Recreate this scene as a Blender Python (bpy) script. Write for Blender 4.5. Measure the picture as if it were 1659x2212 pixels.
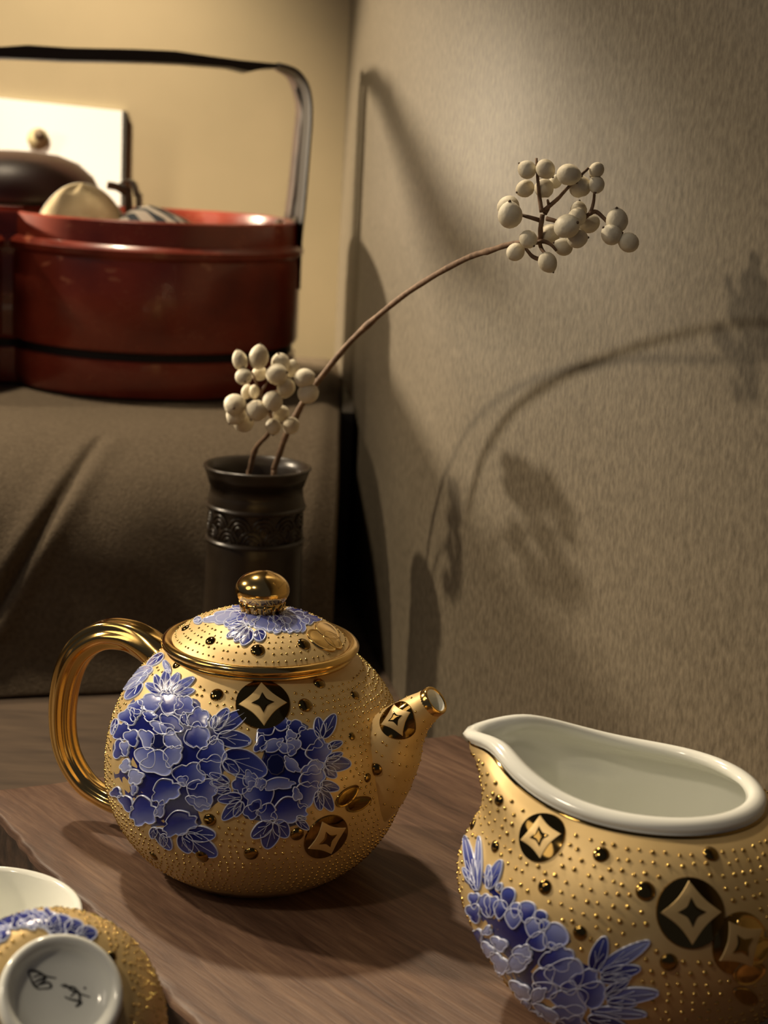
import bpy, bmesh, math, random
from mathutils import Vector, Matrix
from mathutils.bvhtree import BVHTree
R_ = math.radians
rnd = random.Random(7)
for o in list(bpy.data.objects): bpy.data.objects.remove(o)
sc = bpy.context.scene
C = bpy.context.collection

# ------------------------------------------------------------------ camera
FPX, PITCH, ROLL, HC = 3600.0, R_(12.5), R_(3.0), 0.235
FW = Vector((0, math.cos(PITCH), -math.sin(PITCH)))
R0 = Vector((1, 0, 0)); U0 = Vector((0, math.sin(PITCH), math.cos(PITCH)))
RC = R0*math.cos(ROLL) + U0*math.sin(ROLL)
UC = U0*math.cos(ROLL) - R0*math.sin(ROLL)
CAM = Vector((0, 0, HC))
cd = bpy.data.cameras.new('camera'); cam = bpy.data.objects.new('camera', cd); C.objects.link(cam)
M = Matrix.Identity(4)
for i in range(3):
    M[i][0] = RC[i]; M[i][1] = UC[i]; M[i][2] = -FW[i]; M[i][3] = CAM[i]
cam.matrix_world = M
cd.sensor_fit = 'VERTICAL'; cd.sensor_height = 36; cd.sensor_width = 27
cd.lens = 36*FPX/2212
cd.clip_start = 0.02; cd.clip_end = 50
cd.dof.use_dof = True; cd.dof.focus_distance = 0.53; cd.dof.aperture_fstop = 17
sc.camera = cam

# ------------------------------------------------------------------ world, lamps, exposure
w = bpy.data.worlds.new('room'); sc.world = w; w.use_nodes = True
bg = w.node_tree.nodes['Background']
bg.inputs[0].default_value = (0.58, 0.62, 0.90, 1); bg.inputs[1].default_value = 0.045
def lamp(name, kind, loc, power, col, size, target=None, cone=None, blend=.4):
    l = bpy.data.lights.new(name, kind); o = bpy.data.objects.new(name, l); C.objects.link(o)
    o.location = loc; l.energy = power; l.color = col
    if kind == 'AREA': l.shape = 'DISK'; l.size = size
    else: l.shadow_soft_size = size
    if cone: l.spot_size = R_(cone); l.spot_blend = blend
    if target:
        o.rotation_euler = (Vector(target)-Vector(loc)).to_track_quat('-Z', 'Y').to_euler()
    return o
WARM = (1.0, .82, .58)
lamp('key_spot', 'SPOT', (-.95, .83, .74), 46.0, WARM, .026, (-.05, .54, .02), 42, .9)
lamp('ceiling_spot', 'SPOT', (-.34, 1.0, .95), 30.0, WARM, .028, (-.06, .55, .03), 56, .5)
lamp('table_lamp', 'SPOT', (-.62, 1.11, .300), 36.0, WARM, .014, (.03, .90, .060), 54, .5)
lamp('front_spot', 'SPOT', (-.60, -.05, .95), 10.0, (1.0, .84, .62), .04, (.03, .42, .03), 24, .6)
lamp('soft_fill', 'AREA', (-1.10, .10, .80), 1.7, (1.0, .84, .64), .5, (-.15, .8, .1))  # weak soft fill added to brighten the basket front
lamp('picture_spot', 'SPOT', (-.42, .86, .80), 56.0, (1.0, .83, .60), .03, (-.17, 1.16, .16), 33, .9)
sc.view_settings.view_transform = 'Standard'; sc.view_settings.look = 'None'
sc.view_settings.exposure = 0.0; sc.view_settings.gamma = 1; sc.view_settings.use_curve_mapping = False

# ------------------------------------------------------------------ helpers
def ray(x, y):
    return (FW + RC*((x-829.5)/FPX) - UC*((y-1106)/FPX))
def atD(x, y, D):
    d = ray(x, y); return CAM + d*(D/d.y)
def atZ(x, y, z):
    d = ray(x, y); return CAM + d*((z-HC)/d.z)
def on_plane(x, y, p0, n):
    d = ray(x, y); t = (Vector(p0)-CAM).dot(n)/d.dot(n); return CAM + d*t
def pxs(dist): return dist/FPX          # metres per pixel at a distance

def empty(name, loc, label, cat, group=None):
    o = bpy.data.objects.new(name, None); C.objects.link(o); o.location = loc
    o.empty_display_size = .01
    o['label'] = label; o['category'] = cat
    if group: o['group'] = group
    return o
ORG = {}
def base_of(o):
    while o.parent: o = o.parent
    return Vector(o.location)
def mk(name, verts, faces, mat, parent=None, smooth=True, cols=None, loc=None, sharp=None):
    """verts in world space; the part keeps its thing's origin"""
    org = base_of(parent) if parent else Vector(loc or (0, 0, 0))
    me = bpy.data.meshes.new(name)
    me.from_pydata([tuple(Vector(v)-org) for v in verts], [], faces); me.update()
    if cols:
        ca = me.color_attributes.new('glaze', 'FLOAT_COLOR', 'POINT')
        for i, c in enumerate(cols): ca.data[i].color = (c[0], c[1], c[2], 1)
    bm = bmesh.new(); bm.from_mesh(me); bmesh.ops.recalc_face_normals(bm, faces=bm.faces); bm.to_mesh(me); bm.free()
    if smooth:
        me.polygons.foreach_set('use_smooth', [True]*len(me.polygons))
        if sharp: me.set_sharp_from_angle(angle=R_(sharp))
    me.materials.append(mat)
    o = bpy.data.objects.new(name, me); C.objects.link(o)
    if parent: o.parent = parent
    else: o.location = org
    return o
def tag(o, label=None, cat=None, group=None, kind=None):
    if label: o['label'] = label
    if cat: o['category'] = cat
    if group: o['group'] = group
    if kind: o['kind'] = kind
    return o

class MB:
    def __init__(s): s.v = []; s.f = []
    def add(s, vs, fs):
        k = len(s.v); s.v += [Vector(v) for v in vs]; s.f += [tuple(i+k for i in f) for f in fs]; return s
    def grid(s, rows, closed_u=True, closed_v=False, cap0=False, cap1=False):
        n = len(rows[0]); k = len(s.v); m = len(rows)
        for r in rows: s.v += [Vector(p) for p in r]
        for i in range(m if closed_v else m-1):
            for j in range(n if closed_u else n-1):
                a = k+i*n+j; b = k+i*n+(j+1) % n; i2 = (i+1) % m
                s.f.append((a, b, k+i2*n+(j+1) % n, k+i2*n+j))
        if cap0: s.f.append(tuple(k+j for j in range(n))[::-1])
        if cap1: s.f.append(tuple(k+(m-1)*n+j for j in range(n)))
        return s
    def lathe(s, prof, c, n=64, axis=None, cap0=False, cap1=False):
        c = Vector(c); Q = Matrix.Identity(3)
        if axis is not None: Q = Vector((0, 0, 1)).rotation_difference(Vector(axis)).to_matrix()
        rows = [[c + Q @ Vector((r*math.cos(2*math.pi*j/n), r*math.sin(2*math.pi*j/n), z)) for j in range(n)] for r, z in prof]
        return s.grid(rows, True, False, cap0, cap1)
    def tube(s, pts, rad, n=10, cap=True, flat=None):
        pts = [Vector(p) for p in pts]; m = len(pts)
        if not hasattr(rad, '__len__'): rad = [rad]*m
        rows = []; up = None
        for i in range(m):
            t = (pts[min(i+1, m-1)]-pts[max(i-1, 0)]).normalized()
            if up is None:
                up = Vector((0, 0, 1)) if abs(t.z) < .9 else Vector((1, 0, 0))
            a = (up - t*up.dot(t)).normalized(); b = t.cross(a); up = a
            ra = rad[i] if not isinstance(rad[i], tuple) else rad[i][0]
            rb = rad[i] if not isinstance(rad[i], tuple) else rad[i][1]
            rows.append([pts[i] + a*ra*math.cos(2*math.pi*j/n) + b*rb*math.sin(2*math.pi*j/n) for j in range(n)])
        return s.grid(rows, True, False, cap, cap)
    def box(s, lo, hi):
        (a, b, c), (d, e, f) = lo, hi
        return s.add([(a,b,c),(d,b,c),(d,e,c),(a,e,c),(a,b,f),(d,b,f),(d,e,f),(a,e,f)],
                     [(0,3,2,1),(4,5,6,7),(0,1,5,4),(1,2,6,5),(2,3,7,6),(3,0,4,7)])
    def prism(s, poly, ext):
        n = len(poly); e = Vector(ext)
        vs = [Vector(p) for p in poly] + [Vector(p)+e for p in poly]
        return s.add(vs, [tuple(range(n))[::-1], tuple(range(n, 2*n))] + [(i, (i+1) % n, n+(i+1) % n, n+i) for i in range(n)])
    def build(s, name, mat, parent=None, **k): return mk(name, s.v, s.f, mat, parent, **k)
def smooth_path(pts, k=6):
    pts = [Vector(p) for p in pts]; out = []
    for i in range(len(pts)-1):
        p0 = pts[max(i-1, 0)]; p1 = pts[i]; p2 = pts[i+1]; p3 = pts[min(i+2, len(pts)-1)]
        for q in range(k):
            t = q/k
            out.append(.5*((2*p1)+(p2-p0)*t+(2*p0-5*p1+4*p2-p3)*t*t+(3*p1-p0-3*p2+p3)*t**3))
    out.append(pts[-1]); return out
def lerp_list(vals, n):
    out = []
    for i in range(n):
        t = i/(n-1)*(len(vals)-1); a = int(min(t, len(vals)-2)); out.append(vals[a]+(vals[a+1]-vals[a])*(t-a))
    return out
def sstep(a, b, x):
    t = max(0, min(1, (x-a)/(b-a))); return t*t*(3-2*t)

# ------------------------------------------------------------------ materials
def mat(name, col, rough=.5, metal=0.0, spec=.5, coat=0.0):
    m = bpy.data.materials.new(name); m.use_nodes = True
    b = m.node_tree.nodes['Principled BSDF']
    b.inputs['Base Color'].default_value = (*col, 1); b.inputs['Roughness'].default_value = rough
    b.inputs['Metallic'].default_value = metal; b.inputs['Specular IOR Level'].default_value = spec
    b.inputs['Coat Weight'].default_value = coat; b.inputs['Coat Roughness'].default_value = .05
    return m
def nodes(m): return m.node_tree.nodes, m.node_tree.links, m.node_tree.nodes['Principled BSDF']
def noise_mat(name, c0, c1, scale, rough=.6, metal=0, spec=.4, stretch=(1, 1, 1), rot=(0, 0, 0), detail=6, bump=.0, bscale=None, p0=.3, p1=.7, c2=None, coat=0, dist=0.0):
    m = mat(name, c0, rough, metal, spec, coat); n, l, b = nodes(m)
    tc = n.new('ShaderNodeTexCoord'); mp = n.new('ShaderNodeMapping'); mp.inputs['Scale'].default_value = stretch; mp.inputs['Rotation'].default_value = rot
    l.new(tc.outputs['Object'], mp.inputs[0])
    t = n.new('ShaderNodeTexNoise'); t.inputs['Scale'].default_value = scale; t.inputs['Detail'].default_value = detail; t.inputs['Distortion'].default_value = dist
    l.new(mp.outputs[0], t.inputs['Vector'])
    r = n.new('ShaderNodeValToRGB'); r.color_ramp.elements[0].position = p0; r.color_ramp.elements[1].position = p1
    r.color_ramp.elements[0].color = (*c0, 1); r.color_ramp.elements[1].color = (*c1, 1)
    if c2:
        e = r.color_ramp.elements.new((p0+p1)/2); e.color = (*c2, 1)
    l.new(t.outputs[0], r.inputs[0]); l.new(r.outputs[0], b.inputs['Base Color'])
    if bump:
        t2 = n.new('ShaderNodeTexNoise'); t2.inputs['Scale'].default_value = bscale or scale; t2.inputs['Detail'].default_value = 5
        l.new(mp.outputs[0], t2.inputs['Vector'])
        bp = n.new('ShaderNodeBump'); bp.inputs['Strength'].default_value = bump; bp.inputs['Distance'].default_value = .001
        l.new(t2.outputs[0], bp.inputs['Height']); l.new(bp.outputs[0], b.inputs['Normal'])
    return m
GOLD = mat('bright_gold', (.80, .52, .17), .13, 1.0)
GOLDM = mat('darkened_mirror_gold', (.26, .165, .05), .08, 1.0)  # reflection of a dark room put into the base colour
BEADG = mat('bead_gold', (.62, .42, .13), .16, 1.0)
SATIN = noise_mat('satin_gold', (.62, .44, .19), (.72, .53, .25), 90, rough=.50, metal=.45, spec=.5)
PORC = mat('white_porcelain', (.86, .87, .80), .12, 0, .5)
CLAY = noise_mat('bronze_clay', (.020, .014, .009), (.036, .026, .017), 60, rough=.30, spec=.5, bump=.15)
INK = mat('ink', (.015, .013, .012), .6)
def glaze_mat():
    m = mat('blue_enamel', (.1, .1, .5), .22, 0, .5); n, l, b = nodes(m)
    a = n.new('ShaderNodeAttribute'); a.attribute_name = 'glaze'; l.new(a.outputs[0], b.inputs['Base Color']); return m
ENAMEL = glaze_mat()

# ------------------------------------------------------------------ the setting
WD = Vector((-.25, 1, 0)).normalized(); WP = Vector((.14, .43, 0))       # right wall runs from the camera's right back to the corner
COR = Vector((-.04, 1.15, 0)); TZ = -.020
WPT = [(-.2, .46), (0, .366), (.2, .262), (.43, .144), (.56, .082), (.70, .023), (.92, -.016), (1.15, -.04), (1.4, -.06)]
_wp = smooth_path([Vector((x, d, 0)) for d, x in WPT], 10)
def wall_x(D):
    for a, b in zip(_wp, _wp[1:]):
        if a.y <= D <= b.y: return a.x+(b.x-a.x)*(D-a.y)/(b.y-a.y)
    return _wp[-1].x
def wall_mat():
    m = mat('woven_wall_paper', (.2, .17, .12), .62, 0, .2); n, l, b = nodes(m)
    tc = n.new('ShaderNodeTexCoord')
    mp = n.new('ShaderNodeMapping'); mp.inputs['Scale'].default_value = (1, .5, .28); l.new(tc.outputs['Object'], mp.inputs[0])
    a = n.new('ShaderNodeTexNoise'); a.inputs['Scale'].default_value = 1000; a.inputs['Detail'].default_value = 4; l.new(mp.outputs[0], a.inputs['Vector'])
    c = n.new('ShaderNodeTexNoise'); c.inputs['Scale'].default_value = 9; c.inputs['Detail'].default_value = 5; l.new(tc.outputs['Object'], c.inputs['Vector'])
    r = n.new('ShaderNodeValToRGB'); r.color_ramp.elements[0].color = (.070, .057, .039, 1); r.color_ramp.elements[1].color = (.162, .135, .096, 1)
    r.color_ramp.elements[0].position = .28; r.color_ramp.elements[1].position = .72
    mx = n.new('ShaderNodeMix'); mx.inputs[0].default_value = .22; l.new(a.outputs[0], mx.inputs[2]); l.new(c.outputs[0], mx.inputs[3])
    l.new(mx.outputs[0], r.inputs[0]); l.new(r.outputs[0], b.inputs['Base Color'])
    g = n.new('ShaderNodeTexNoise'); g.inputs['Scale'].default_value = 600; g.inputs['Detail'].default_value = 5; l.new(mp.outputs[0], g.inputs['Vector'])
    bp = n.new('ShaderNodeBump'); bp.inputs['Strength'].default_value = .22; bp.inputs['Distance'].default_value = .0004
    l.new(g.outputs[0], bp.inputs['Height']); l.new(bp.outputs[0], b.inputs['Normal'])
    b.inputs['Roughness'].default_value = .5
    return m
WALLM = wall_mat()
wrows = []
for D in [0.0+1.15*i/60 for i in range(61)]:
    x = wall_x(D); wrows.append([Vector((x, D, TZ+.0001)), Vector((x, D, 1.2)), Vector((x+.04, D, 1.2)), Vector((x+.04, D, TZ+.0001))])
wb = MB().grid(wrows, True, False, True, True)
tag(wb.build('wall_right', WALLM, sharp=30), 'brown woven wall running along the right side', kind='structure')
BW = Vector((-1, .06, 0)).normalized(); far = COR + BW*1.3
bb = MB().prism([COR+Vector((0, 0, TZ)), far+Vector((0, 0, TZ)), far+Vector((0, .03, TZ)), COR+Vector((.03, .03, TZ))], (0, 0, 1.2))
BACKM = noise_mat('ochre_wall', (.33, .27, .165), (.37, .30, .185), 14, rough=.8, spec=.2)
tag(bb.build('wall_back', BACKM, smooth=False), 'plain ochre wall behind the red box', kind='structure')

# table under everything
TABM = noise_mat('dark_table_wood', (.045, .028, .017), (.085, .055, .033), 30, rough=.55, stretch=(1, 5, 1), bump=.1)
tpoly = [Vector((-.95, .02, -.05)), *[Vector((wall_x(d)+.05, d, -.05)) for d in (.02, .2, .3, .43, .5, .56, .63, .7, .8, .92, 1.03, 1.145)], Vector((-.95, 1.145, -.05))]
tag(MB().prism(tpoly, (0, 0, .03)).build('table', TABM, smooth=False), 'dark brown tabletop beneath the wooden board', 'table')

# wooden board with a worn edge
def wood_mat():
    m = mat('worn_plank', (.15, .09, .06), .5, 0, .4); n, l, b = nodes(m)
    tc = n.new('ShaderNodeTexCoord'); mp = n.new('ShaderNodeMapping')
    l.new(tc.outputs['Object'], mp.inputs[0]); mp.vector_type = 'TEXTURE'; mp.inputs['Rotation'].default_value = (0, 0, R_(-50)); mp.inputs['Scale'].default_value = (11, 1, 1)
    t = n.new('ShaderNodeTexNoise'); t.inputs['Scale'].default_value = 420; t.inputs['Detail'].default_value = 7; t.inputs['Roughness'].default_value = .65; t.inputs['Distortion'].default_value = .4
    l.new(mp.outputs[0], t.inputs['Vector'])
    mp2 = n.new('ShaderNodeMapping'); l.new(tc.outputs['Object'], mp2.inputs[0]); mp2.vector_type = 'TEXTURE'; mp2.inputs['Rotation'].default_value = (0, 0, R_(-50)); mp2.inputs['Scale'].default_value = (5, 1, 1)
    t2 = n.new('ShaderNodeTexNoise'); t2.inputs['Scale'].default_value = 45; t2.inputs['Detail'].default_value = 4; l.new(mp2.outputs[0], t2.inputs['Vector'])
    mx = n.new('ShaderNodeMix'); mx.inputs[0].default_value = .4; l.new(t.outputs[0], mx.inputs[2]); l.new(t2.outputs[0], mx.inputs[3])
    r = n.new('ShaderNodeValToRGB'); e = r.color_ramp.elements
    e[0].position = .30; e[0].color = (.034, .017, .011, 1); e[1].position = .72; e[1].color = (.215, .130, .080, 1)
    k = e.new(.5); k.color = (.105, .057, .037, 1)
    l.new(mx.outputs[0], r.inputs[0]); l.new(r.outputs[0], b.inputs['Base Color'])
    bp = n.new('ShaderNodeBump'); bp.inputs['Strength'].default_value = .35; bp.inputs['Distance'].default_value = .0006
    l.new(t.outputs[0], bp.inputs['Height']); l.new(bp.outputs[0], b.inputs['Normal']); b.inputs['Roughness'].default_value = .48
    return m
WOOD = wood_mat()
e1a = atZ(-60, 1706, 0); e1b = atZ(430, 2212, 0); e1c = e1b + (e1b-e1a)*.95
e2 = atZ(985, 1582, 0)
outl = []
def rough_edge(a, b, n, amp):
    d = (b-a); nn = Vector((-d.y, d.x, 0)).normalized()
    for i in range(n):
        t = i/n; outl.append(a + d*t + nn*(rnd.uniform(-1, 1)*amp + math.sin(t*23)*amp*.8)*min(1, 8*min(t, 1-t)))
rough_edge(e1a, e1c, 60, .0009)
rough_edge(e1c, Vector((.10, e1c.y-.03, 0)), 6, 0)
rough_edge(Vector((.10, e1c.y-.03, 0)), Vector((wall_x(.2)-.008, .2, 0)), 2, 0)
rough_edge(Vector((wall_x(.2)-.008, .2, 0)), Vector((wall_x(.43)-.006, .43, 0)), 4, 0)
rough_edge(Vector((wall_x(.43)-.006, .43, 0)), Vector((wall_x(.648)-.004, .648, 0)), 6, 0)
rough_edge(Vector((wall_x(.648)-.004, .648, 0)), e2, 4, 0)
rough_edge(e2, e1a, 30, .0006)
cen = sum(outl, Vector())/len(outl)
board = empty('wooden_board', (0, .5, TZ), 'worn brown wooden board under the teapot and pitcher', 'board')
def bring_(inset, z, jit=0): return [p + (cen-p).normalized()*(inset + rnd.uniform(0, jit)) + Vector((0, 0, z)) for p in outl]
edge_top = bring_(.0004, -.0030, .0005)
MB().grid([edge_top, bring_(.0012, -.0011, .0006), bring_(.0024, -.0003, .0004), bring_(.0042, 0)], True, False, False, True).build('plank_top', WOOD, board, sharp=50)
EDGEM = noise_mat('dark_sawn_edge', (.018, .010, .006), (.075, .043, .026), 160, rough=.7, bump=.5)  # board sides in a darker brown than the top
MB().grid([bring_(.001, TZ), bring_(.0002, TZ+.004, .0007), bring_(.0, TZ+.009, .0008), bring_(.0, -.006, .0008), edge_top], True, False, True, False).build('sawn_edge', EDGEM, board)

# ------------------------------------------------------------------ relief decoration helpers
def bvh_of(mb): return BVHTree.FromPolygons([tuple(v) for v in mb.v], mb.f)
def cast(bvh, x, y, D):
    d = ray(x, y).normalized(); h = bvh.ray_cast(CAM, d)
    if h[0] is not None:
        return h[0], (h[1] if h[1].dot(d) < 0 else -h[1])
    q = CAM + d*(D/d.y); h = bvh.find_nearest(q)
    nn = h[1] if h[1].dot(d) < .2 else -h[1]
    return h[0], nn
NAVY = (.006, .009, .120); MID = (.022, .034, .26); PERI = (.15, .19, .52); PALE = (.36, .40, .64); LINE = (.60, .65, .85)
def mixc(a, b, t): t = max(0, min(1, t)); return tuple(a[i]+(b[i]-a[i])*t for i in range(3))
def petal_geo(bvh, D, b, t, wid, lobes, layer, tone, pointed, lw, veins=True, gold=False, px=1.0):
    """outline in photo pixels, laid onto the curved surface, every vertex lifted along the surface normal"""
    bx, by = b; tx, ty = t; L = math.hypot(tx-bx, ty-by); ux, uy = (tx-bx)/L, (ty-by)/L; vx, vy = -uy, ux
    n = 30 if not pointed else 26
    out = []
    for i in range(n):
        a = 2*math.pi*i/n
        if pointed:
            u = .5+.5*math.cos(a); s = math.sin(a)
            h = wid/2*abs(s)**.9*(1-.25*max(0, math.cos(a)))
            out.append((u*L, math.copysign(h, s)))
        else:
            r = 1.0
            if lobes > 1 and abs(math.atan2(math.sin(a), math.cos(a))) < 1.9:
                aa = math.atan2(math.sin(a), math.cos(a))
                r = 1 - .24*abs(math.cos(lobes*aa*.82 + (0 if lobes % 2 == 0 else math.pi/2)))**5
            u = .52+.48*math.cos(a)*r; h = wid*.62*math.sin(a)*r*(.50+.68*u)
            out.append((u*L, h))
    cx, cy = (.5*L, 0)
    V, Fc, Cc = [], [], []
    lift = (.00010 + .00005*layer)
    def put(lx, ly, hgt, col):
        X = bx+ux*lx+vx*ly; Y = by+uy*lx+vy*ly
        p, nn = cast(bvh, X, Y, D); V.append(p+nn*(lift+hgt)); Cc.append(col)
    def tint(lx):
        t = lx/L
        if tone == 'dark': return mixc(NAVY, mixc(MID, PERI, .25), sstep(.15, 1, t))
        if tone == 'light': return mixc(mixc(MID, PERI, .35), mixc(PERI, PALE, .45), sstep(.1, .95, t))
        if tone == 'pale': return mixc(PERI, PALE, .3+t*.6)
        return mixc(NAVY, MID, t*2.2) if t < .45 else mixc(MID, mixc(PERI, PALE, .15), sstep(.40, .98, t))
    put(cx, cy, .00022, tint(cx))
    rings = [(.4, .00021, 0), (.75, .00015, 0), (1.0, .0001, 1), (1.0, .00026, 2), (1.0, .00026, 3), (1.0, -.00025, 4)]
    for fr, h, mode in rings:
        for (ox, oy) in out:
            dx, dy = ox-cx, oy-cy; dd = math.hypot(dx, dy) or 1
            k = fr
            if mode == 1: k = max(.3, 1-lw*1.6/dd)
            if mode == 2: k = max(.35, 1-lw*1.1/dd)
            if mode == 3: k = max(.4, 1-lw*.35/dd)
            lx, ly = cx+dx*k, cy+dy*k
            put(lx, ly, h, LINE if mode >= 2 else tint(lx))
    for i in range(n): Fc.append((0, 1+i, 1+(i+1) % n))
    for r in range(len(rings)-1):
        for i in range(n):
            a = 1+r*n+i; bq = 1+r*n+(i+1) % n
            Fc.append((a, a+n, bq+n, bq))
    if pointed and veins and not gold:
        for (u0, v0, u1, v1) in ((.08, 0, .9, 0), (.25, 0, .55, .26), (.25, 0, .55, -.26)):
            k = len(V); m = 5; hw = lw*.32
            du, dv = (u1-u0)*L, (v1-v0)*wid; q = math.hypot(du, dv); nx, ny = -dv/q, du/q
            for i in range(m):
                t = i/(m-1); lx = u0*L+du*t; ly = v0*wid+dv*t
                for sgn, hh in ((-1, .00019), (0, .00033), (1, .00019)):
                    put(lx+nx*hw*sgn, ly+ny*hw*sgn, hh, LINE)
            for i in range(m-1):
                for j in range(2):
                    a = k+i*3+j; Fc.append((a, a+1, a+4, a+3))
    return V, Fc, Cc
COVER = []            # geometry that beads must keep clear of
def petal(name, parent, bvh, D, b, t, wid, lobes=2, layer=0, tone='mid', pointed=False, lw=1.75, material=None):
    V, Fc, Cc = petal_geo(bvh, D, b, t, wid, lobes, layer, tone, pointed, lw, gold=material is not None)
    o = mk(name, V, Fc, material or ENAMEL, parent, cols=Cc)
    COVER.append((V, Fc)); return o
def patch(name, parent, bvh, D, poly, col, lift=.0001, step=14, material=None):
    """flat enamel ground under the petals: polygon in photo pixels laid on the surface"""
    cx = sum(p[0] for p in poly)/len(poly); cy = sum(p[1] for p in poly)/len(poly)
    n = len(poly); V, Fc, Cc = [], [], []
    p, nn = cast(bvh, cx, cy, D); V.append(p+nn*lift); Cc.append(col)
    R = 10
    for k in range(1, R+2):
        f = min(1, k/R)
        for (x, y) in poly:
            p, nn = cast(bvh, cx+(x-cx)*f, cy+(y-cy)*f, D); V.append(p+nn*(lift if k <= R else -.0002)); Cc.append(col if k < R else mixc(col, LINE, .2))
    for i in range(n): Fc.append((0, 1+i, 1+(i+1) % n))
    for r in range(R):
        for i in range(n):
            a = 1+r*n+i; b = 1+r*n+(i+1) % n; Fc.append((a, a+n, b+n, b))
    o = mk(name, V, Fc, material or ENAMEL, parent, cols=Cc); COVER.append((V, Fc)); return o
def frame_at(bvh, x, y, D):
    p, n = cast(bvh, x, y, D)
    u = (RC - n*RC.dot(n)).normalized(); v = n.cross(u); return p, n, u, v
def dome(parent, bvh, x, y, D, r, h=.45, name='gold_dome'):
    p, n, u, v = frame_at(bvh, x, y, D); m = 18
    rows = []
    for k in range(6):
        a = k/5*math.pi/2; rr = r*math.cos(a); hh = r*h*math.sin(a)
        rows.append([p+u*rr*math.cos(2*math.pi*j/m)+v*rr*math.sin(2*math.pi*j/m)+n*(hh-.0003*(k == 0)) for j in range(m)])
    mb = MB().grid(rows, True, False, False, False); o = mb.build(name, GOLDM, parent); COVER.append((mb.v, mb.f)); return o
def conc_diamond(c, u, v, rad, pinch, m=8):
    pts = []
    for q in range(4):
        a0 = q*math.pi/2; a1 = a0+math.pi/2
        for i in range(m):
            t = i/m; x = math.cos(a0)*(1-t)+math.cos(a1)*t; y = math.sin(a0)*(1-t)+math.sin(a1)*t
            k = 1-pinch*math.sin(t*math.pi); pts.append((x*rad*k, y*rad*k))
    return pts
def coin(parent, bvh, x, y, D, r, rot=0.0, surf=None, sub=True):
    """round coin in relief that follows the curve of the pot: glossy disc, satin lozenge, glossy lozenge hole"""
    p, n, u, v = frame_at(bvh, x, y, D); c, s = math.cos(rot), math.sin(rot); u, v = u*c+v*s, v*c-u*s
    def foot(a, b):
        q = p+u*a+v*b; h = bvh.ray_cast(q+n*.02, -n)
        return h[0] if h[0] is not None else q
    def plate(ring, z0, z1, name, mt, par, steps=4):
        V, Fc = [], []; m = len(ring)
        V.append(foot(0, 0)+n*z1)
        for k in range(1, steps+1):
            f = k/steps
            for (a, b) in ring: V.append(foot(a*f, b*f)+n*(z1 if k < steps else z1-.0001))
        for (a, b) in ring: V.append(foot(a*1.04, b*1.04)+n*z0)
        for i in range(m): Fc.append((0, 1+i, 1+(i+1) % m))
        for q in range(steps):
            for i in range(m):
                A = 1+q*m+i; B = 1+q*m+(i+1) % m; Fc.append((A, A+m, B+m, B))
        o = mk(name, V, Fc, mt, par, sharp=28); COVER.append((V, Fc)); return o
    disc = plate([(r*math.cos(2*math.pi*i/40), r*math.sin(2*math.pi*i/40)) for i in range(40)], -.0004, .00055, 'coin_medallion', GOLDM, parent)
    plate(conc_diamond(None, u, v, r*.88, .13), .0003, .0009, 'lozenge', SATIN, disc)
    plate(conc_diamond(None, u, v, r*.42, .30), .0006, .00115, 'coin_hole', GOLDM, disc)
    return disc
def beads(parent, samples, r, name='gold_beads'):
    """samples: (point, normal); skip those under other relief"""
    allv, allf = [], []
    for V, Fc in COVER:
        k = len(allv); allv += [tuple(v) for v in V]; allf += [tuple(i+k for i in f) for f in Fc]
    cov = BVHTree.FromPolygons(allv, allf) if allf else None
    mb = MB(); m = 7
    for p, n in samples:
        if cov:
            h = cov.find_nearest(p, r*1.5)
            if h[0] is not None: continue
        u = n.orthogonal().normalized(); v = n.cross(u); rr = r*rnd.uniform(.8, 1.15)
        rows = []
        for a, hh in ((1, -.15), (.88, .32), (.5, .62)):
            rows.append([p+u*rr*a*math.cos(2*math.pi*j/m)+v*rr*a*math.sin(2*math.pi*j/m)+n*rr*hh for j in range(m)])
        k = len(mb.v); mb.grid(rows); mb.v.append(p+n*rr*.75); top = len(mb.v)-1
        for j in range(m): mb.f.append((k+2*m+j, k+2*m+(j+1) % m, top))
    o = mb.build(name, BEADG, parent); tag(o, kind='stuff'); COVER.clear(); return o

# ------------------------------------------------------------------ teapot
TP = atZ(563, 1385, .076); TP = Vector((TP.x, TP.y, 0)); TD = TP.y
teapot = empty('teapot', TP, 'gold porcelain teapot with blue enamel peonies on the wooden board', 'teapot')
A, ZC, BL, BU = .0489, .0330, .0405, .0462
prof = [(.0001, .0008), (.024, .0008), (.0285, 0), (.0295, .0012)]
for i in range(1, 13):
    z = .0012+(ZC-.0012)*i/12; prof.append((A*math.sqrt(max(0, 1-((z-ZC)/BL)**2)), z))
for i in range(1, 15):
    z = ZC+(.0718-ZC)*i/14; prof.append((A*(1-((z-ZC)/BU)**2.3)**(1/2.3), z))
ZR = .0718; RR = prof[-1][0]
prof += [(RR-.0012, ZR+.0010), (RR-.0020, ZR+.0016)]
tbody = MB().lathe(prof, TP, 96)
tbody.build('body', SATIN, teapot)
tb = bvh_of(tbody)
def teap_r(z):
    if z < ZC: return A*math.sqrt(max(0, 1-((z-ZC)/BL)**2))
    return A*max(0, 1-((z-ZC)/BU)**2.3)**(1/2.3)
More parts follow.
